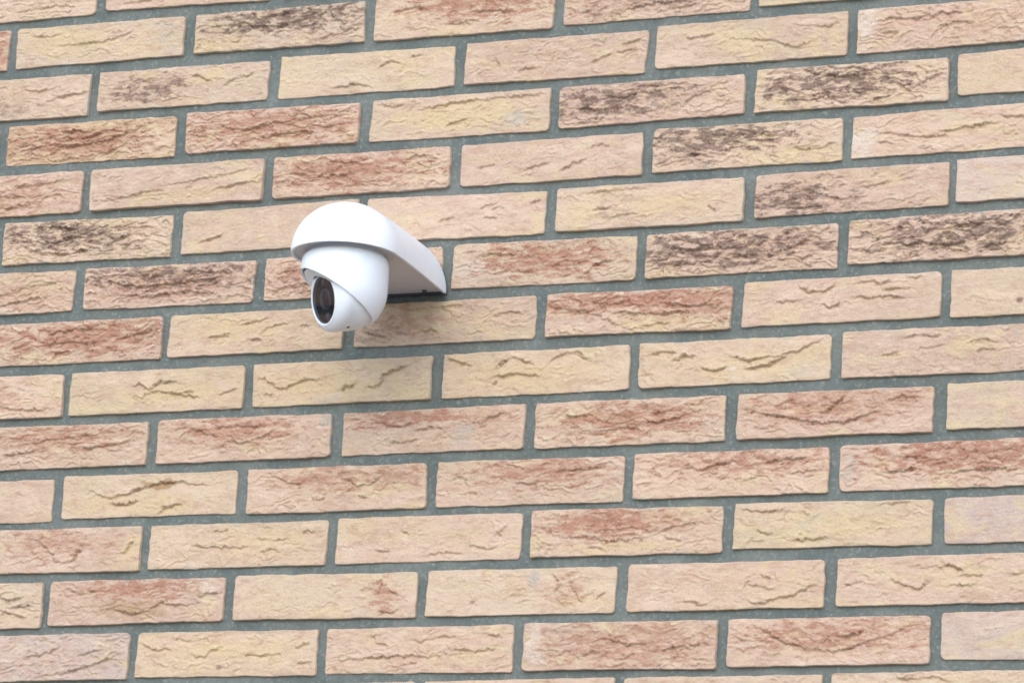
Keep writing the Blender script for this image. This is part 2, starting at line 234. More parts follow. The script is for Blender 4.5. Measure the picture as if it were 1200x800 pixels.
 'K5': dict(t='p', f=.5, P=[('r',.62,.3,.4,.36,1.0), ('g',.04,.5,.05,.5,.6), ('y',.2,.6,.12,.4,.4)], C=[[(.2,.6),(.32,.62),(.4,.5)], [(.3,.3),(.45,.35)], [(.5,.7),(.7,.62),(.9,.66)]]),
 'L1': dict(t='p', f=.3, P=[('r',.5,.35,.25,.35,.65), ('r',.8,.4,.12,.4,.45), ('y',.95,.5,.06,.4,.7)], C=[[(.35,.15),(.45,.4),(.52,.75),(.6,.78),(.66,.5),(.68,.2)], [(.9,.65),(.96,.3)]]),
 'L2': dict(t='y', f=.3, P=[('y',.65,.5,.3,.4,.6), ('p',.12,.4,.15,.4,.6)], C=[[(.22,.45),(.3,.52),(.42,.55),(.58,.55)], [(.36,.2),(.44,.12)], [(.62,.72),(.68,.6),(.76,.68)], [(.6,.35),(.7,.42),(.8,.38)], [(.85,.25),(.95,.2)]]),
 'L3': dict(t='p', f=.15, P=[('p',.4,.5,.4,.4,.4), ('w',.05,.5,.06,.5,.3)], C=[[(.36,.3),(.4,.42)], [(.22,.72),(.3,.76)], [(.7,.72),(.76,.66),(.82,.78),(.88,.72)], [(.92,.25),(.88,.42),(.9,.55)], [(.45,.88),(.6,.82),(.7,.85)]]),
 'L4': dict(t='p', f=.4, P=[('r',.4,.32,.28,.3,1.0), ('r',.75,.3,.2,.25,.5), ('y',.5,.85,.45,.15,.7)], C=[[(.02,.28),(.08,.42),(.15,.58),(.3,.62),(.42,.7),(.55,.66),(.68,.55)], [(.66,.55),(.75,.42),(.9,.35)], [(.3,.8),(.38,.84)], [(.7,.65),(.8,.72)]]),
 'L5': dict(t='y', f=.3, P=[('y',.5,.5,.45,.4,.7), ('g',.4,.4,.06,.25,.4), ('w',.3,.5,.1,.2,.3)], C=[[(.04,.12),(.14,.22),(.26,.16)], [(.72,.12),(.8,.06),(.9,.04)], [(.3,.85),(.5,.8)], [(.12,.6),(.2,.7)]]),
 'L6': dict(t='g', f=.02, P=[('p',.4,.5,.3,.3,.3)]),
 'M0': dict(t='c', f=.5, a=1.4, C=[[(.72,.25),(.8,.4),(.9,.3)], [(.75,.6),(.85,.7),(.92,.8)], [(.8,.55),(.95,.5)]]),
 'M1': dict(t='p', f=.4, P=[('r',.5,.2,.28,.25,.9), ('o',.5,.7,.3,.25,.6), ('w',.92,.3,.08,.3,.4)], C=[[(.28,.65),(.38,.68),(.5,.8),(.58,.72),(.65,.55),(.75,.62),(.88,.58)], [(.1,.15),(.18,.3),(.3,.25)], [(.85,.4),(.97,.35)]]),
 'M2': dict(t='c', f=.15, P=[('r',.82,.55,.08,.4,.75), ('y',.15,.5,.2,.4,.4), ('p',.4,.5,.2,.4,.3)], C=[[(.78,.1),(.82,.25),(.78,.5)], [(.8,.85),(.87,.9),(.92,.8)], [(.86,.4),(.9,.55)]]),
 'M3': dict(t='c', f=.2, P=[('r',.74,.5,.07,.4,.6), ('r',.5,.3,.12,.25,.3), ('g',.57,.25,.035,.25,.9), ('y',.88,.6,.08,.3,.5), ('d',.25,.7,.02,.05,.8)], C=[[(.66,.1),(.7,.35),(.68,.6)], [(.75,.2),(.78,.5),(.84,.8)], [(.9,.7),(.95,.5)]]),
 'M4': dict(t='p', f=.25, P=[('y',.75,.6,.2,.3,.4), ('p',.3,.5,.3,.4,.3)], C=[[(.58,.58),(.62,.46),(.68,.56),(.76,.62)], [(.6,.8),(.68,.9),(.76,.8),(.85,.72),(.97,.5)], [(.27,.82),(.36,.85),(.42,.9)], [(.66,.3),(.74,.38)]]),
 'M5': dict(t='p', f=.3, P=[('y',.55,.4,.25,.35,.6), ('p',.15,.5,.15,.4,.3)], C=[[(.05,.55),(.12,.5)], [(.26,.42),(.34,.62),(.4,.68),(.46,.5)], [(.5,.3),(.55,.2),(.62,.35)], [(.6,.42),(.72,.44)], [(.52,.62),(.7,.62)], [(.85,.45),(.97,.35)]]),
 'N1': dict(t='g', f=.5, P=[('r',.6,.6,.3,.3,.35)], C=[[(.5,.9),(.65,.85),(.8,.68),(.98,.4)], [(.4,.5),(.55,.4),(.6,.25)], [(.7,.5),(.85,.35)]]),
 'N2': dict(t='y', f=.3, P=[('y',.5,.35,.45,.3,.6), ('p',.2,.75,.2,.25,.5), ('d',.47,.8,.02,.07,.8)], C=[[(.02,.25),(.1,.38),(.2,.4)], [(.3,.5),(.38,.58),(.42,.42),(.5,.32)], [(.58,.5),(.7,.56),(.82,.5)], [(.2,.15),(.3,.2)], [(.88,.38),(.96,.3)], [(.9,.75),(.98,.7)]]),
 'N3': dict(t='p', f=.35, P=[('y',.6,.5,.3,.4,.4), ('w',.04,.5,.05,.5,.3)], C=[[(.24,.15),(.28,.35),(.35,.4)], [(.05,.7),(.25,.66),(.4,.62),(.55,.66),(.66,.6)], [(.42,.28),(.52,.32),(.62,.2),(.75,.3)], [(.68,.5),(.8,.55),(.92,.5)], [(.85,.2),(.95,.25)], [(.42,.82),(.5,.78)]]),
 'N4': dict(t='p', f=.5, P=[('r',.55,.5,.4,.42,.65), ('w',.06,.5,.08,.5,.5), ('r',.7,.5,.1,.3,.4)], C=[[(.45,.35),(.55,.5),(.65,.45)], [(.7,.65),(.82,.55),(.97,.48)], [(.3,.7),(.4,.6)]]),
 'N5': dict(t='p', f=.35, a=1.2, P=[('r',.5,.38,.4,.35,.75), ('r',.93,.25,.08,.3,.5)], C=[[(.1,.1),(.2,.3),(.3,.52),(.4,.65),(.52,.72),(.62,.66),(.7,.5),(.8,.42),(.9,.2)], [(.52,.35),(.6,.42),(.68,.3)], [(.02,.4),(.08,.42)]]),
 'N6': dict(t='g', f=.02),
 'O0': dict(t='p', f=.4), 'O1': dict(t='c', f=.3), 'O2': dict(t='p', f=.3, C=[[(.2,.2),(.4,.15)]]),
 'O3': dict(t='c', f=.3, P=[('r',.3,.3,.2,.3,.4)]), 'O4': dict(t='y', f=.4, C=[[(.3,.15),(.5,.12),(.6,.25)]]),
}
# ---------------------------------------------------------------- materials
def new_mat(name):
    mt = bpy.data.materials.new(name)
    mt.use_nodes = True
    nt = mt.node_tree
    nt.nodes.clear()
    out = nt.nodes.new('ShaderNodeOutputMaterial')
    bs = nt.nodes.new('ShaderNodeBsdfPrincipled')
    nt.links.new(bs.outputs[0], out.inputs[0])
    return mt, nt, bs


class NT:
    tint = (1.0, 1.0, 1.0)

    def __init__(self, nt):
        self.nt = nt

    def n(self, typ, **kw):
        nd = self.nt.nodes.new(typ)
        for k, v in kw.items():
            setattr(nd, k, v)
        return nd

    def l(self, a, b):
        self.nt.links.new(a, b)

    def noise(self, vec, scale, detail=4, rough=.55, dist=0.0):
        nd = self.n('ShaderNodeTexNoise')
        nd.inputs['Scale'].default_value = scale
        nd.inputs['Detail'].default_value = detail
        nd.inputs['Roughness'].default_value = rough
        nd.inputs['Distortion'].default_value = dist
        self.l(vec, nd.inputs['Vector'])
        return nd.outputs['Fac']

    def math(self, op, a, b=None, clamp=False):
        nd = self.n('ShaderNodeMath', operation=op, use_clamp=clamp)
        for i, v in enumerate((a, b)):
            if v is None:
                continue
            if isinstance(v, (int, float)):
                nd.inputs[i].default_value = v
            else:
                self.l(v, nd.inputs[i])
        return nd.outputs[0]

    def ramp(self, v, a, b, lo=0.0, hi=1.0):
        nd = self.n('ShaderNodeMapRange', interpolation_type='SMOOTHSTEP')
        for i, q in enumerate((None, a, b, lo, hi)):
            if q is not None:
                nd.inputs[i].default_value = q
        self.l(v, nd.inputs[0])
        return nd.outputs[0]

    def mix(self, fac, a, b, blend='MIX'):
        nd = self.n('ShaderNodeMix', data_type='RGBA', blend_type=blend)
        for key, v in ((0, fac), (6, a), (7, b)):
            if isinstance(v, (int, float)):
                nd.inputs[key].default_value = v
            elif isinstance(v, tuple):
                nd.inputs[key].default_value = (*(c * k for c, k in zip(v, self.tint)), 1.0)
            else:
                self.l(v, nd.inputs[key])
        return nd.outputs[2]


def brick_material():
    mt, nt, bs = new_mat('handmade_brick')
    g = NT(nt)
    g.tint = (.985, .97, .905)
    tc = g.n('ShaderNodeTexCoord')
    oi = g.n('ShaderNodeObjectInfo')
    off = g.n('ShaderNodeVectorMath', operation='SCALE')
    cx = g.n('ShaderNodeCombineXYZ')
    for i in range(3):
        g.l(oi.outputs['Random'], cx.inputs[i])
    g.l(cx.outputs[0], off.inputs[0])
    off.inputs['Scale'].default_value = 37.0
    ad = g.n('ShaderNodeVectorMath', operation='ADD')
    g.l(tc.outputs['Object'], ad.inputs[0])
    g.l(off.outputs[0], ad.inputs[1])
    vec = ad.outputs[0]
    # stretched along the brick: the clay was thrown and wiped lengthwise
    mp = g.n('ShaderNodeMapping')
    mp.inputs['Scale'].default_value = (0.45, 1.0, 1.0)
    g.l(vec, mp.inputs['Vector'])
    svec = mp.outputs[0]
    ad2 = g.n('ShaderNodeVectorMath', operation='ADD')
    ad2.inputs[1].default_value = (5.3, 2.1, 7.7)
    g.l(svec, ad2.inputs[0])

    def attr(name, typ='GEOMETRY'):
        a = g.n('ShaderNodeAttribute', attribute_type=typ, attribute_name=name)
        return a
    tone = attr('tone', 'OBJECT').outputs['Color']
    big = g.noise(svec, 26, 3, .5)
    mid = g.noise(svec, 90, 5, .62, .6)
    fine = g.noise(vec, 420, 4, .65)
    grit = g.noise(vec, 1300, 2, .6)
    big2 = g.noise(ad2.outputs[0], 34, 4, .6, .8)
    col = g.mix(g.ramp(big, .40, .64, 0, .75), tone, g.mix(.35, tone, (.55, .375, .31)))
    col = g.mix(g.ramp(big2, .50, .68, 0, .75), col, (.53, .425, .275))
    col = g.mix(g.ramp(big2, .48, .32, 0, .6), col, (.58, .455, .37))
    col = g.mix(g.ramp(mid, .52, .70, 0, .5), col, (.54, .44, .31))
    col = g.mix(g.ramp(mid, .50, .30, 0, .5), col, (.40, .255, .185))

    def layer(col, name, colour, edge=.30, amt=1.0):
        a = attr(name).outputs['Fac']
        m = g.math('ADD', a, g.math('MULTIPLY', g.math('SUBTRACT', mid, .5), 1.0))
        m = g.math('ADD', m, g.math('MULTIPLY', g.math('SUBTRACT', fine, .5), .95))
        m = g.ramp(m, edge - .12, edge + .72, 0, amt)
        m = g.math('MULTIPLY', m, g.ramp(a, .02, .2))
        return g.mix(m, col, colour)
    col = layer(col, 'yellow', (.52, .41, .235), .25, .62)
    col = layer(col, 'pale', (.56, .435, .345), .25, .75)
    col = layer(col, 'ochre', (.30, .185, .09), .25, .85)
    col = layer(col, 'red', (.345, .176, .126), .24, .92)
    col = layer(col, 'dark', (.150, .098, .086), .22, .84)
    col = layer(col, 'grey', (.36, .345, .325), .25, .7)
    col = layer(col, 'white', (.60, .545, .50), .25, .7)
    # mottling of the sanded face
    mot = g.noise(ad2.outputs[0], 190, 6, .72, .4)
    mot2 = g.noise(svec, 150, 5, .7, 1.2)
    col = g.mix(g.ramp(mot, .53, .70, 0, .5), col, g.mix(.55, col, (.66, .56, .46)))
    col = g.mix(g.ramp(mot, .47, .30, 0, .6), col, g.mix(.55, col, (.30, .19, .135)))
    col = g.mix(g.ramp(mot2, .54, .68, 0, .35), col, (.55, .36, .30))
    # speckle of sand and small dark burns
    col = g.mix(g.ramp(fine, .56, .72, 0, .42), col, (.60, .50, .39))
    col = g.mix(g.ramp(fine, .43, .27, 0, .52), col, (.26, .17, .12))
    col = g.mix(g.ramp(grit, .38, .26, 0, .5), col, (.24, .17, .13))
    g.l(col, bs.inputs['Base Color'])
    bs.inputs['Roughness'].default_value = .92
    bs.inputs['Specular IOR Level'].default_value = .25
    bp = g.n('ShaderNodeBump')
    bp.inputs['Strength'].default_value = .75
    bp.inputs['Distance'].default_value = .0014
    hsum = g.math('ADD', g.math('MULTIPLY', fine, 1.0), g.math('MULTIPLY', grit, .45))
    hsum = g.math('ADD', hsum, g.math('MULTIPLY', mot2, 1.1))
    g.l(hsum, bp.inputs['Height'])
    g.l(bp.outputs[0], bs.inputs['Normal'])
    return mt


def mortar_material():
    mt, nt, bs = new_mat('cement_mortar')
    g = NT(nt)
    tc = g.n('ShaderNodeTexCoord')
    v = tc.outputs['Object']
    a = g.noise(v, 14, 4, .6)
    b = g.noise(v, 220, 5, .65)
    c = g.noise(v, 900, 3, .6)
    d = g.noise(v, 5.5, 5, .65, .5)
    col = g.mix(g.ramp(a, .35, .68), (.101, .120, .113), (.150, .166, .153))
    col = g.mix(g.ramp(d, .56, .74, 0, .6), col, (.235, .245, .232))
    col = g.mix(g.ramp(b, .52, .70, 0, .6), col, (.26, .27, .25))
    col = g.mix(g.ramp(b, .46, .30, 0, .55), col, (.085, .10, .10))
    col = g.mix(g.ramp(c, .60, .72, 0, .18), col, (.33, .32, .285))
    col = g.mix(g.ramp(c, .40, .28, 0, .5), col, (.07, .075, .07))
    g.l(col, bs.inputs['Base Color'])
    bs.inputs['Roughness'].default_value = .95
    bs.inputs['Specular IOR Level'].default_value = .2
    bp = g.n('ShaderNodeBump')
    bp.inputs['Strength'].default_value = .6
    bp.inputs['Distance'].default_value = .0015
    g.l(g.math('ADD', b, g.math('MULTIPLY', c, .6)), bp.inputs['Height'])
    g.l(bp.outputs[0], bs.inputs['Normal'])
    return mt


def paving_material():
    mt, nt, bs = new_mat('concrete_paving')
    g = NT(nt)
    tc = g.n('ShaderNodeTexCoord')
    v = tc.outputs['Object']
    br = g.n('ShaderNodeTexBrick')
    br.inputs['Scale'].default_value = 3.3
    br.inputs['Color1'].default_value = (.30, .29, .27, 1)
    br.inputs['Color2'].default_value = (.24, .235, .225, 1)
    br.inputs['Mortar'].default_value = (.10, .095, .09, 1)
    br.inputs['Mortar Size'].default_value = .012
    g.l(v, br.inputs['Vector'])
    n = g.noise(v, 2.2, 6, .6)
    col = g.mix(g.ramp(n, .35, .7, 0, .5), br.outputs[0], (.20, .19, .17))
    g.l(col, bs.inputs['Base Color'])
    bs.inputs['Roughness'].default_value = .9
    return mt


def plastic_material(name, colour, rough, spec=.5, grime=.06):
    mt, nt, bs = new_mat(name)
    g = NT(nt)
    tc = g.n('ShaderNodeTexCoord')
    n = g.noise(tc.outputs['Object'], 45, 5, .6)
    dirt = tuple(c * (1 - grime * 3) for c in colour)
    g.l(g.mix(g.ramp(n, .52, .8, 0, .6), colour, dirt), bs.inputs['Base Color'])
    bs.inputs['Roughness'].default_value = rough
    bs.inputs['Specular IOR Level'].default_value = spec
    bp = g.n('ShaderNodeBump')
    bp.inputs['Strength'].default_value = .08
    bp.inputs['Distance'].default_value = .0005
    g.l(g.noise(tc.outputs['Object'], 900, 2, .5), bp.inputs['Height'])
    g.l(bp.outputs[0], bs.inputs['Normal'])
    return mt


def glass_material():
    mt, nt, bs = new_mat('tinted_window')
    bs.inputs['Base Color'].default_value = (.34, .38, .48, 1)
    bs.inputs['Transmission Weight'].default_value = 1.0
    bs.inputs['Roughness'].default_value = .03
    bs.inputs['IOR'].default_value = 1.26
    return mt


M_BRICK = brick_material()
M_MORTAR = mortar_material()
M_PAVE = paving_material()
M_WHITE = plastic_material('white_painted_metal', (.765, .79, .815), .40, .45, .05)
M_SHELL = plastic_material('white_plastic', (.69, .735, .785), .34, .5, .04)
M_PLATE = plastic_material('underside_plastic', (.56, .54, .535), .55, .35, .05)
M_BLACK = plastic_material('black_plastic', (.012, .013, .018), .5, .25, .0)
M_DARK = plastic_material('dark_metal', (.06, .06, .062), .45, .5, .0)
M_LENS = plastic_material('coated_lens', (.02, .014, .02), .06, .9, .0)
M_RING = plastic_material('lens_ring_metal', (.34, .30, .29), .35, .5, .0)
M_GLASS = glass_material()


# ---------------------------------------------------------------- helpers
def link(name, me, mat=None, parent=None):
    o = bpy.data.objects.new(name, me)
    COL.objects.link(o)
    if mat is not None and me is not None and not me.materials:
        me.materials.append(mat)
    if parent is not None:
        o.parent = parent
    return o


def mesh_from(name, verts, faces, smooth=True):
    me = bpy.data.meshes.new(name)
    me.from_pydata([tuple(v) for v in verts], [], faces)
    me.validate()
    bm = bmesh.new()
    bm.from_mesh(me)
    bmesh.ops.recalc_face_normals(bm, faces=bm.faces[:])
    bm.to_mesh(me)
    bm.free()
    if smooth:
        me.polygons.foreach_set('use_smooth', [True] * len(me.polygons))
    me.update()
    return me


# gradient noise on numpy arrays
_rng = np.random.RandomState(11)
_perm = np.concatenate([_rng.permutation(256)] * 3)
_ang = _rng.rand(256) * 2 * np.pi
_gx, _gy = np.cos(_ang), np.sin(_ang)


def perlin(x, y, seed=0):
    x = np.asarray(x, float) + seed * 17.31
    y = np.asarray(y, float) + seed * 9.77
    xi, yi = np.floor(x).astype(int), np.floor(y).astype(int)
    xf, yf = x - xi, y - yi
    u = xf * xf * xf * (xf * (xf * 6 - 15) + 10)
    v = yf * yf * yf * (yf * (yf * 6 - 15) + 10)

    def gr(ix, iy, dx, dy):
        h = _perm[_perm[ix & 255] + (iy & 255)]
        return _gx[h] * dx + _gy[h] * dy
    a = gr(xi, yi, xf, yf)
    b = gr(xi + 1, yi, xf - 1, yf)
    c = gr(xi, yi + 1, xf, yf - 1)
    d = gr(xi + 1, yi + 1, xf - 1, yf - 1)
    return 1.5 * ((a * (1 - u) + b * u) * (1 - v) + (c * (1 - u) + d * u) * v)


def fbm(x, y, seed=0, oct=4, gain=.5):
    s, a = 0.0, 1.0
    for i in range(oct):
        s = s + a * perlin(x, y, seed + i * 3)
        x, y, a = x * 2.03, y * 2.03, a * gain
    return s


def sstep(a, b, x):
    t = np.clip((x - a) / (b - a), 0, 1)
    return t * t * (3 - 2 * t)


TONES = {'p': (.482, .352, .264), 'c': (.488, .378, .277), 'y': (.486, .376, .262), 'o': (.455, .310, .203), 'g': (.458, .360, .306)}
KIND = {'r': 'red', 'd': 'dark', 'y': 'yellow', 'p': 'pale', 'g': 'grey', 'w': 'white', 'o': 'ochre'}
ATTRS = ['red', 'dark', 'yellow', 'pale', 'grey', 'white', 'ochre']


def brick_mesh(quad, note, seed):
    """one moulded brick: quad = tl, bl, tr, br corners (mm, centred); returns mesh in metres"""
    rnd = random.Random(seed)
    tl, bl, tr, br = [np.array(q, float) for q in quad]
    wd = .5 * (np.linalg.norm(tr - tl) + np.linalg.norm(br - bl))
    ht = .5 * (np.linalg.norm(tl - bl) + np.linalg.norm(tr - br))
    edge = np.array([0, .35, .8, 1.5, 2.6])
    xs = np.concatenate([edge, np.linspace(3.8, wd - 3.8, 216), wd - edge[::-1]])
    ys = np.concatenate([edge, np.linspace(3.8, ht - 3.8, 43), ht - edge[::-1]])
    nx, ny = len(xs), len(ys)
    X, Y = np.meshgrid(xs, ys)                       # rows go up
    f = note.get('f', .3)
    amp = note.get('a', 1.0)
    # ---- colour patches
    masks = {a: np.zeros_like(X) for a in ATTRS}
    wx = X + 9 * fbm(X / 26, Y / 16, seed + 1, 3)
    wy = Y + 5 * fbm(X / 20, Y / 13, seed + 5, 3)
    rough = np.zeros_like(X)
    g2 = Y / 8.0 + 1.5 * fbm(X / 22, Y / 11, seed + 31, 5, .58)
    fr2 = g2 - np.floor(g2)
    frs = np.abs(2 * fr2 - 1)
    for j, (k, cu, cv, ru, rv, s) in enumerate(note.get('P', [])):
        e = np.sqrt(((wx / wd - cu) / ru) ** 2 + (((1 - wy / ht) - cv) / rv) ** 2)
        if k in 'rd':
            e = e / 1.22 + .62 * fbm(X / 24, Y / 6.0, seed + 40 + j, 5, .62) + .42 * (frs - .5)
        else:
            e = e + .3 * fbm(X / 18, Y / 10, seed + 60 + j, 3)
        if ru < .05:
            e = np.sqrt(((X / wd - cu) / ru) ** 2 + (((1 - Y / ht) - cv) / rv) ** 2)
        mk = s * (1 - sstep(.35, 1.4, e))
        if k in 'rd' and ru > .05:
            brk = sstep(.20, .60, .52 + .66 * fbm(X / 17, Y / 7.5, seed + 44 + j, 5, .66))
            mk = mk * ((.30 if k == 'd' else .62) + (.75 if k == 'd' else .45) * brk)
        masks[KIND[k]] = np.maximum(masks[KIND[k]], mk)
        if k in 'rd' and ru > .05:
            rough = np.maximum(rough, mk)
    # cement smeared over the arrises here and there
    em = np.minimum(np.minimum(X, wd - X), np.minimum(Y, ht - Y))
    smear = sstep(.34, .75, fbm(X / 21, Y / 13, seed + 91, 4, .6)) * np.exp(-em / 3.2)
    masks['grey'] = np.maximum(masks['grey'], .95 * smear)
    # faint firing streaks that run with the folds
    stk = sstep(.15, .6, fbm(X / 45, Y / 12, seed + 95, 3)) * (1 - frs) * (.15 + .5 * f)
    masks['red'] = np.maximum(masks['red'], .75 * stk)
    # ---- relief in mm
    h = 1.1 * fbm(X / 70, Y / 34, seed + 9, 2) + .55 * fbm(X / 14, Y / 7, seed + 13, 4, .6) * (0.35 + f) + .16 * fbm(X / 3.8, Y / 2.8, seed + 17, 2)
    # wiped folds of clay: lips whose lower side hangs over
    g = Y / 15.0 + 1.25 * fbm(X / 42, Y / 20, seed + 21, 3) + .30 * fbm(X / 9, Y / 6, seed + 25, 4, .6)
    fr = g - np.floor(g)
    lip = np.where(fr < .07, fr / .07, ((1 - fr) / .93) ** 1.3)
    where = sstep(.55 - .75 * f, 1.0 - .45 * f, .5 + .65 * fbm(X / 34, Y / 15, seed + 29, 3) + .35 * rough)
    h = h + (.9 + 2.5 * f) * where * (lip - .35)
    lip2 = np.where(fr2 < .13, fr2 / .13, ((1 - fr2) / .87) ** 1.3)
    h = h + (1.6 * rough + .55 * f) * (lip2 - .4) * sstep(.3, .7, .5 + .8 * fbm(X / 18, Y / 9, seed + 37, 2))
    # the larger creases seen in each brick
    qx = X + 2.2 * fbm(X / 9, Y / 7, seed + 51, 4, .65)
    qy = Y + 2.0 * fbm(X / 8, Y / 7, seed + 55, 4, .65)
    for j, cr in enumerate(note.get('C', [])):
        pts = np.array([(u * wd, (1 - v) * ht) for u, v in cr])
        seg = np.linalg.norm(np.diff(pts, axis=0), axis=1)
        cum = np.concatenate([[0], np.cumsum(seg)])
        best = np.full(X.shape, 1e9)
        sgn = np.ones_like(X)
        tt = np.zeros_like(X)
        for i in range(len(pts) - 1):
            a, b = pts[i], pts[i + 1]
            d = b - a
            L2 = d @ d
            t = np.clip(((qx - a[0]) * d[0] + (qy - a[1]) * d[1]) / L2, 0, 1)
            px, py = a[0] + t * d[0], a[1] + t * d[1]
            ds = np.hypot(qx - px, qy - py)
            sd = ((qy - a[1]) * d[0] - (qx - a[0]) * d[1]) * (1 if d[0] >= 0 else -1)
            up = ds < best
            best = np.where(up, ds, best)
            sgn = np.where(up, np.sign(sd), sgn)
            tt = np.where(up, (cum[i] + t * seg[i]) / cum[-1], tt)
        A = amp * rnd.uniform(1.8, 2.9)
        taper = np.clip(np.minimum(tt, 1 - tt) / .22 + .12, 0, 1) * (0.72 + .5 * perlin(tt * 5, tt * 0 + j, seed))
        s = sgn * best / np.sqrt(best ** 2 + .06)
        h = h + A * taper * ((s + 1) / 2 * np.exp(-best / 5.5) * .85 - (1 - s) / 2 * np.exp(-best / 2.2) * 1.7)
    # ---- worn arrises
    ex = np.minimum(X, wd - X)
    ey = np.minimum(Y, ht - Y)
    r = .7 + .7 * fbm(X / 14, Y / 14, seed + 71, 3)
    r = np.clip(r, .3, 2.2)
    e = np.minimum(ex, ey)
    q = np.clip(1 - e / r, 0, 1)
    fade = sstep(0, 4.0, e)
    h = h * (.45 + .55 * fade) - r * .65 * (1 - np.sqrt(np.clip(1 - q * q, 0, 1)))
    # chips along the lower and upper edge
    chip = sstep(.42, .75, fbm(X / 15, Y / 40, seed + 75, 3)) * np.exp(-ey / 2.2)
    h = h - 1.6 * chip
    lim = 1.3 + 2.2 * sstep(5, 11, e)                 # folds never reach the bedding mortar
    h = np.where(h < -.6 * lim, -lim * (.6 + .4 * np.tanh((-h / lim - .6) / .4)), h)
    # ---- outline: uneven edges, rounded corners
    ox = 0.9 * fbm(Y / 17, Y * 0, seed + 81, 4, .5) * np.exp(-X / 6) + .9 * fbm(Y / 17, Y * 0, seed + 83, 4, .5) * np.exp(-(wd - X) / 6)
    oy = 0.85 * fbm(X / 38, X * 0, seed + 85, 5, .52) * np.exp(-Y / 6) + .85 * fbm(X / 38, X * 0, seed + 87, 5, .52) * np.exp(-(ht - Y) / 6)
    PX, PY = X.copy(), Y.copy()
    for cxs in (0, 1):
        for cys in (0, 1):
            rc = rnd.choice((1.2, 1.6, 2.2, 2.8, 3.6, 5.5))
            dx = X if cxs == 0 else wd - X
            dy = Y if cys == 0 else ht - Y
            a, b = np.clip(1 - dx / rc, 0, 1), np.clip(1 - dy / rc, 0, 1)
            a2, b2 = a * np.sqrt(1 - b * b / 2), b * np.sqrt(1 - a * a / 2)
            inside = (a > 0) & (b > 0)
            ndx, ndy = (1 - a2) * rc, (1 - b2) * rc
            PX = np.where(inside, ndx if cxs == 0 else wd - ndx, PX)
            PY = np.where(inside, ndy if cys == 0 else ht - ndy, PY)
    PX, PY = PX + ox, PY + oy
    u, v = PX / wd, PY / ht
    P = (bl[None, None] * ((1 - u) * (1 - v))[..., None] + br[None, None] * (u * (1 - v))[..., None]
         + tl[None, None] * ((1 - u) * v)[..., None] + tr[None, None] * (u * v)[..., None])
    Zz = h
    verts = np.stack([P[..., 0], -Zz, P[..., 1]], -1).reshape(-1, 3)       # world-like axes: x, -out, up
    idx = np.arange(nx * ny).reshape(ny, nx)
    quads = np.stack([idx[:-1, :-1], idx[:-1, 1:], idx[1:, 1:], idx[1:, :-1]], -1).reshape(-1, 4)
    ring = np.concatenate([idx[0, :], idx[1:, -1], idx[-1, -2::-1], idx[-2:0:-1, 0]])
    rv = verts[ring].copy()
    rv[:, 1] = 30.0
    n0 = len(verts)
    m_ = len(ring)
    k = np.arange(m_)
    k2 = (k + 1) % m_
    skirt = np.stack([ring[k2], ring[k], n0 + k, n0 + k2], -1)
    allv = np.concatenate([verts, rv]) * .001
    fq = np.concatenate([quads, skirt])
    me = bpy.data.meshes.new('brick')
    me.vertices.add(len(allv))
    me.vertices.foreach_set('co', allv.astype(np.float32).ravel())
    nf = len(fq)
    me.loops.add(nf * 4 + m_)
    me.loops.foreach_set('vertex_index', np.concatenate([fq.ravel(), (n0 + np.arange(m_))[::-1]]).astype(np.int32))
    me.polygons.add(nf + 1)
    me.polygons.foreach_set('loop_start', np.concatenate([np.arange(nf) * 4, [nf * 4]]).astype(np.int32))
    me.polygons.foreach_set('use_smooth', np.ones(nf + 1, bool))
    for a in ATTRS:
        if masks[a].max() > 0:
            at = me.attributes.new(a, 'FLOAT', 'POINT')
            vals = np.concatenate([masks[a].ravel(), masks[a].ravel()[ring]])
            at.data.foreach_set('value', vals.astype(np.float32))
    me.update(calc_edges=True)
    me.validate()
    me.materials.append(M_BRICK)
    return me


# ---------------------------------------------------------------- ground
me = mesh_from('ground', [(-300, -300, 0), (300, -300, 0), (300, 300, 0), (-300, 300, 0)], [(0, 1, 2, 3)], False)
ground = link('ground', me, M_PAVE)
ground['kind'] = 'structure'
ground['label'] = 'grey concrete paving at the foot of the wall'

# ---------------------------------------------------------------- wall
wall = link('brick_wall', None)
wall.location = (0.6, 0, 0)
wall['label'] = 'buff and red hand moulded brick wall with grey mortar joints'
wall['category'] = 'wall'
WX = 0.6
X0, X1, TOP = -3.2, 5.0, 5.6

# mortar: body of the wall and the struck joint surface round the view
bm = bmesh.new()
bmesh.ops.create_cube(bm, size=1.0)
bmesh.ops.scale(bm, vec=(X1 - X0, .25, TOP), verts=bm.verts)
bmesh.ops.translate(bm, vec=((X0 + X1) / 2 - WX, .0090 + .125, TOP / 2), verts=bm.verts)
me = bpy.data.meshes.new('wall_core')
bm.to_mesh(me)
bm.free()
link('wall_core', me, M_MORTAR, wall)

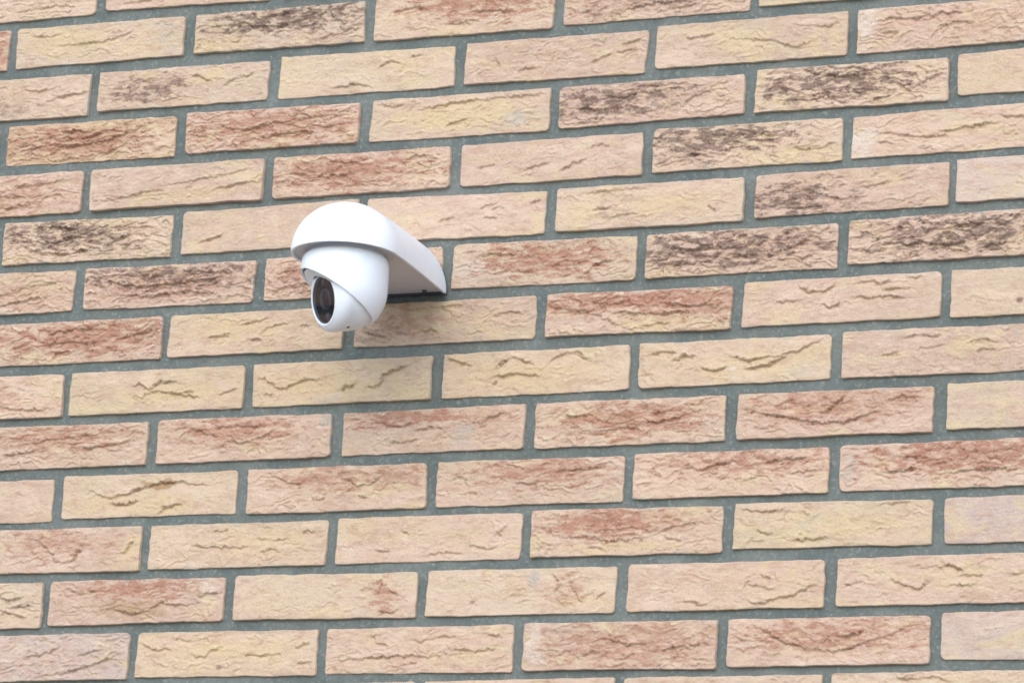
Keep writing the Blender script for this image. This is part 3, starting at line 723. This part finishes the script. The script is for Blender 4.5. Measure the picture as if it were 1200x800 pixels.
mx = np.arange(-.75, 2.05, .0062)
my = np.arange(-1.28, .42, .0052)
MX, MY = np.meshgrid(mx, my)
MZ = -.0040 + .0012 * fbm(MX * 7, MY * 16, 301, 3) + .0006 * fbm(MX * 60, MY * 60, 305, 3)
for c in CORNERS.values():                            # mortar lies deeper behind each brick
    inside = (MX > max(c[0], c[2]) / 1000 + .007) & (MX < min(c[4], c[6]) / 1000 - .007) & (MY > max(c[3], c[7]) / 1000 + .007) & (MY < min(c[1], c[5]) / 1000 - .007)
    MZ = np.where(inside, -.0085, MZ)
ii = np.arange(MX.size).reshape(MX.shape)
q = np.stack([ii[:-1, :-1], ii[:-1, 1:], ii[1:, 1:], ii[1:, :-1]], -1).reshape(-1, 4)
me = bpy.data.meshes.new('mortar_joints')
me.from_pydata(np.stack([MX - WX, -MZ, MY + BASE_Z], -1).reshape(-1, 3).tolist(), [], q.tolist())
me.polygons.foreach_set('use_smooth', [True] * len(me.polygons))
link('mortar_joints', me, M_MORTAR, wall)

# ---------------------------------------------------------------- bricks in view
prnd = random.Random(21)


def place(me, cx, cy, tone):
    o = link('brick', me, None, wall)
    o.location = (cx - WX, prnd.gauss(0, .0007), cy + BASE_Z)
    o.rotation_euler = (prnd.gauss(0, .008), 0, prnd.gauss(0, .0035))
    o['tone'] = tone
    return o


rowsY = {}
spans = {}
made = []
trnd = random.Random(5)
for i, (key, c) in enumerate(sorted(CORNERS.items())):
    pts = [np.array(c[j:j + 2]) for j in (0, 2, 4, 6)]
    cen = sum(pts) / 4
    note = NOTES.get(key, dict(t='c', f=.3))
    me = brick_mesh([q_ - cen for q_ in pts], note, 100 + i * 7)
    jit = trnd.uniform(.925, 1.065)
    tone = [ch * jit * trnd.uniform(.985, 1.015) for ch in TONES[note['t']]]
    place(me, cen[0] / 1000, cen[1] / 1000, tone)
    made.append((me, tone))
    r = ord(key[0]) - 65
    rowsY.setdefault(r, []).append(cen[1] / 1000)
    lo, hi = min(pts[0][0], pts[1][0]) / 1000, max(pts[2][0], pts[3][0]) / 1000
    s = spans.get(r, (9, -9))
    spans[r] = (min(lo, s[0]), max(hi, s[1]))

# ---------------------------------------------------------------- the wall goes on round the view
mrnd = random.Random(77)
PITCH, GAUGE, BW, BH = .2405, .0625, .2275, .0505
top_row = int(math.floor((TOP - .04 - BASE_Z) / GAUGE))
bot_row = int(math.ceil(-(BASE_Z - .03) / GAUGE))
fv, ff = [], []
fred, fyel, fdark = [], [], []
for rr in range(bot_row, top_row + 1):
    r = -rr                                           # 0 = row A, growing downwards
    cy = sum(rowsY[r]) / len(rowsY[r]) if r in rowsY else rr * GAUGE
    start = .0055 if r % 2 else .124
    for k in range(-16, 22):
        x0 = start + k * PITCH
        if x0 < X0 + .01 or x0 + BW > X1 - .01:
            continue
        if r in spans and x0 + BW > spans[r][0] - .02 and x0 < spans[r][1] + .02 and x0 + BW * .5 > spans[r][0] and x0 + BW * .5 < spans[r][1]:
            continue
        near = -5 <= r <= 19 and -.87 < x0 and x0 + BW < 2.10
        if near:
            me, tone = made[mrnd.randrange(len(made))]
            o = place(me, x0 + BW / 2, cy, tone)
            continue
        x, z = x0 - WX, cy - BH / 2 + BASE_Z
        j = [mrnd.uniform(-.0012, .0012) for _ in range(6)]
        a, b = x + j[0], x + BW + j[1]
        lo, hi = z + j[2], z + BH + j[3]
        e = .0025
        y0 = j[4]
        n0 = len(fv)
        fv += [(a, .03, lo), (b, .03, lo), (b, .03, hi), (a, .03, hi),
               (a, y0 + e, lo), (b, y0 + e, lo), (b, y0 + e, hi), (a, y0 + e, hi),
               (a + e, y0, lo + e), (b - e, y0, lo + e), (b - e, y0, hi - e), (a + e, y0, hi - e)]
        ff += [(n0 + 8, n0 + 9, n0 + 10, n0 + 11)]
        for s_ in range(4):
            t_ = (s_ + 1) % 4
            ff += [(n0 + 4 + s_, n0 + 4 + t_, n0 + 8 + t_, n0 + 8 + s_), (n0 + s_, n0 + t_, n0 + 4 + t_, n0 + 4 + s_)]
        t = mrnd.random()
        fred += [(mrnd.uniform(.3, .5) if t < .4 else 0.0)] * 12
        fdark += [(.38 if .4 < t < .5 else 0.0)] * 12
        fyel += [(.6 if t > .75 else 0.0)] * 12
me = bpy.data.meshes.new('brickwork')
me.from_pydata(fv, [], ff)
for nm, vals in (('red', fred), ('dark', fdark), ('yellow', fyel)):
    at = me.attributes.new(nm, 'FLOAT', 'POINT')
    at.data.foreach_set('value', vals)
fo = link('brickwork', me, M_BRICK, wall)
fo['tone'] = list(TONES['p'])
fo['kind'] = 'stuff'

# ---------------------------------------------------------------- security camera
CAM_X, CAM_Y = .553, -.4015
sec = link('security_camera', None)
sec.location = W(CAM_X, CAM_Y, 0)
sec['label'] = 'white turret security camera on a rounded wall bracket'
sec['category'] = 'security camera'


def L(x, y, z):
    return Vector((x, -z, y))


ZC, RD = .161, .0616          # centre of the round end, its radius
HW0, LIP = .0503, .0035


def lathe(profile, axis, origin, n=64, ref=None):
    """profile = [(radius, distance along axis)], open ends closed at radius 0"""
    axis = axis.normalized()
    u = axis.orthogonal().normalized()
    v = axis.cross(u)
    vs, fs, rings = [], [], []
    for r, d in profile:
        if r < 1e-6:
            rings.append([len(vs)])
            vs.append(origin + axis * d)
        else:
            st = len(vs)
            for i in range(n):
                a = 2 * math.pi * i / n
                vs.append(origin + axis * d + (u * math.cos(a) + v * math.sin(a)) * r)
            rings.append(list(range(st, st + n)))
    for a, b in zip(rings[:-1], rings[1:]):
        for i in range(n):
            j = (i + 1) % n
            if len(a) == 1 and len(b) == 1:
                continue
            if len(a) == 1:
                fs.append((a[0], b[i], b[j]))
            elif len(b) == 1:
                fs.append((a[i], b[0], a[j]))
            else:
                fs.append((a[i], b[i], b[j], a[j]))
    return vs, fs


def auto_smooth(o, deg=35):
    me = o.data
    me.polygons.foreach_set('use_smooth', [True] * len(me.polygons))
    bm = bmesh.new()
    bm.from_mesh(me)
    for e in bm.edges:
        if len(e.link_faces) == 2 and e.calc_face_angle(0) > math.radians(deg):
            e.smooth = False
    bm.to_mesh(me)
    bm.free()


# hood of the bracket: arched, flat below, bull-nosed front
secs = []
NA = 48
for j in range(25):
    t = j / 24
    z = .0012 + (ZC - .0012) * t
    w = HW0 + (RD - HW0) * (1 - (1 - t) ** 1.35)
    secs.append((z, w, .0625 + (.0570 - .0625) * t, 1.68 + .32 * min(1.0, 1.4 * t)))
for j in range(1, 22):
    a = math.pi / 2 * j / 22
    secs.append((ZC + RD * math.sin(a), RD * math.cos(a), .0570 * math.cos(a), 2.0))
vs, fs = [], []


def sec_pts(z, w, h, n, grow=1.0):
    pts = [L(w, 0, z)]
    for i in range(NA + 1):
        th = math.pi * i / NA
        c, s = math.cos(th), math.sin(th)
        pts.append(L(w * math.copysign(abs(c) ** (2 / n), c), LIP + h * abs(s) ** (2 / n), z))
    pts.append(L(-w, 0, z))
    return pts


for s_ in secs:
    vs += sec_pts(*s_)
NP = NA + 3
for j in range(len(secs) - 1):
    for i in range(NP - 1):
        a = j * NP + i
        fs.append((a, a + 1, a + NP + 1, a + NP))
# pole at the front
nose_top, nose_bot = len(vs), len(vs) + 1
vs += [L(0, LIP, ZC + RD), L(0, 0, ZC + RD)]
lastr = (len(secs) - 1) * NP
for i in range(1, NP - 2):
    fs.append((lastr + i, lastr + i + 1, nose_top))
fs.append((lastr, lastr + 1, nose_top, nose_bot))
fs.append((lastr + NP - 1, lastr + NP - 2, nose_top, nose_bot))
# lip: outline below, offset inwards and up
outl = [L(s_[1], 0, s_[0]) for s_ in secs] + [L(0, 0, ZC + RD)] + [L(-s_[1], 0, s_[0]) for s_ in reversed(secs)]
cen = L(0, 0, ZC)
TH = .0030
inn = []
for v_ in outl:
    zz = -v_.y
    if zz > ZC:
        d = Vector((v_.x, v_.y + ZC, 0))
        d = d.normalized() * (RD - TH)
        inn.append(Vector((d.x, d.y - ZC, 0)))
    else:
        inn.append(Vector((v_.x - math.copysign(TH, v_.x), v_.y, 0)))
n0 = len(vs)
vs += outl + inn + [v_ + Vector((0, 0, .0040)) for v_ in inn]
no = len(outl)
for i in range(no - 1):
    fs.append((n0 + i, n0 + i + 1, n0 + no + i + 1, n0 + no + i))
    fs.append((n0 + no + i, n0 + no + i + 1, n0 + 2 * no + i + 1, n0 + 2 * no + i))
me = mesh_from('bracket_hood', vs, fs)
bm = bmesh.new()
bm.from_mesh(me)
bmesh.ops.remove_doubles(bm, verts=bm.verts, dist=2e-5)
bmesh.ops.recalc_face_normals(bm, faces=bm.faces)
bm.to_mesh(me)
bm.free()
hood = link('bracket_hood', me, M_WHITE, sec)
auto_smooth(hood, 50)

# dark strip added as painted contact shadow between hood and bricks
ga = [q_ * .985 for q_ in sec_pts(0, *secs[0][1:])]
ng = len(ga)
vs = [Vector((q_.x, .0055, q_.z + .0004)) for q_ in ga] + [Vector((q_.x, -.0011, q_.z + .0004)) for q_ in ga]
fs = [tuple(range(ng)), tuple(range(2 * ng - 1, ng - 1, -1))] + [(i, (i + 1) % ng, ng + (i + 1) % ng, ng + i) for i in range(ng)]
link('contact_shadow_strip', mesh_from('contact_shadow_strip', vs, fs, False), M_DARK, hood)

# flat underside let into the hood
vs = [v_ + Vector((0, 0, .0028)) for v_ in inn] + [v_ + Vector((0, 0, .0060)) for v_ in inn]
fs = [tuple(range(no)), tuple(range(2 * no - 1, no - 1, -1))] + [(i, (i + 1) % no, no + (i + 1) % no, no + i) for i in range(no)]
plate = link('underside_plate', mesh_from('underside_plate', vs, fs, False), M_PLATE, hood)

# screw in the underside beside the wall
vs, fs = lathe([(0, .0), (.0022, .0), (.0028, .0006), (.0028, .004)], Vector((0, 0, 1)), L(.0265, .0008, .0085), 16)
link('screw', mesh_from('screw', vs, fs, False), M_DARK, hood)

# housing: turned shell, cut away on a slope towards the lens
S = L(0, -.0385, ZC)
RS = .0492
prof = [(.0430, .0060), (.0430, -.0002), (.0452, -.0012), (.0470, -.0034), (.0482, -.0068), (.0489, -.0120), (.0492, -.020)]
prof += [(RS * math.cos(a), -.0385 - RS * math.sin(a)) for a in [math.radians(d) for d in range(0, 90, 5)]] + [(0, -.0385 - RS)]
vs, fs = lathe(prof, Vector((0, 0, 1)), L(0, 0, ZC), 96)
me = mesh_from('housing', vs, fs)
bm = bmesh.new()
bm.from_mesh(me)
aim_h = L(math.sin(math.radians(-61)), 0, math.cos(math.radians(-61)))
BETA = math.radians(32)
mcut = (Vector((0, 0, -1)) * math.cos(BETA) + aim_h * math.sin(BETA)).normalized()
bmesh.ops.bisect_plane(bm, geom=bm.verts[:] + bm.edges[:] + bm.faces[:], plane_co=S + mcut * .0105, plane_no=mcut, clear_outer=True)
bm.to_mesh(me)
bm.free()
housing = link('housing', me, M_SHELL, sec)
sol = housing.modifiers.new('thickness', 'SOLIDIFY')
sol.thickness = .0028
sol.offset = -1
bev = housing.modifiers.new('edge', 'BEVEL')
bev.width = .0006
bev.segments = 2
bev.limit_method = 'ANGLE'
bev.angle_limit = math.radians(50)

# added ring: closes and lightens the dark gap between shell and ball
vs, fs = lathe([(.0342, .0078), (.0342, .0086), (.0352, .0092), (.0470, .0095), (.0470, .0078), (.0342, .0078)], mcut, S, 96)
link('gap_lightening_ring', mesh_from('gap_lightening_ring', vs, fs, False), M_SHELL, housing)

# ball carrying the lens
SB = L(.0, -.0487, ZC)
RB, DF, rf = .0459, .0240, .0293
_az, _el = math.radians(-38), math.radians(13)
nf = L(math.sin(_az) * math.cos(_el), -math.sin(_el), math.cos(_az) * math.cos(_el)).normalized()
ux = nf.orthogonal().normalized()
uy = nf.cross(ux)
D0 = .004
F0 = SB + nf * DF
rings = [(S + nf * (RB * math.sin(a)), RB * math.cos(a)) for a in [math.radians(-88) + (math.asin(D0 / RB) + math.radians(88)) * i / 30 for i in range(31)]]
r0, c0 = rings[-1][1], rings[-1][0]
for i in range(1, 15):
    t = i / 14
    q_ = c0 + nf * (nf.dot(F0 - c0) * t)
    rings.append((q_ + (F0 - c0 - nf * nf.dot(F0 - c0)) * t ** 1.8, rf + (r0 - rf) * (1 - .10 * t - .90 * t ** 3.5)))
rings += [(F0 + nf * .0004, rf - .0005), (F0 + nf * .0002, rf - .0022), (F0 - nf * .0006, rf - .0026), (F0 - nf * .0050, rf - .0026)]
NR = 96
vs = [c + (ux * math.cos(2 * math.pi * k / NR) + uy * math.sin(2 * math.pi * k / NR)) * r for c, r in rings for k in range(NR)]
fs = [(j * NR + k, j * NR + (k + 1) % NR, (j + 1) * NR + (k + 1) % NR, (j + 1) * NR + k) for j in range(len(rings) - 1) for k in range(NR)]
ball = link('camera_ball', mesh_from('camera_ball', vs, fs), M_SHELL, sec)
auto_smooth(ball, 40)
rw = rf - .0028
vs, fs = lathe([(0, -.0045), (rw, -.0045), (rw, -.0040), (0, -.0040)], nf, SB + nf * DF, 64)
link('front_plate', mesh_from('front_plate', vs, fs, False), M_BLACK, ball)
vs, fs = lathe([(.0118, -.0040), (.0118, -.0020), (.0100, -.0018), (.0088, -.0034), (.0088, -.0040)], nf, SB + nf * DF, 48)
link('lens_ring', mesh_from('lens_ring', vs, fs), M_RING, ball)
vs, fs = lathe([(.0088, -.0039), (.0075, -.0030), (.0050, -.0023), (.0025, -.0019), (0, -.0018)], nf, SB + nf * DF, 40)
link('lens', mesh_from('lens', vs, fs), M_LENS, ball)
uf = nf.cross(Vector((0, 0, 1))).normalized()
vf = uf.cross(nf).normalized()
for sy in (1, -1):
    vs, fs = lathe([(.0042, -.0040), (.0042, -.0028), (.0034, -.0024), (.0020, -.0018), (0, -.0016)], nf, SB + nf * DF + vf * sy * .0190, 24)
    link('infrared_lamp', mesh_from('infrared_lamp', vs, fs), M_RING, ball)
vs, fs = lathe([(0, -.0011), (rw, -.0011), (rw, -.0002), (0, -.0002)], nf, SB + nf * DF, 64)
pane = link('window_pane', mesh_from('window_pane', vs, fs, False), M_GLASS, ball)

# locking screw under the ball
dirn = (L(.24, -.94, .10)).normalized()
vs, fs = lathe([(0, .0006), (.0021, .0006), (.0021, -.0020)], dirn, S + dirn * RB, 12)
link('locking_screw', mesh_from('locking_screw', vs, fs, False), M_DARK, ball)
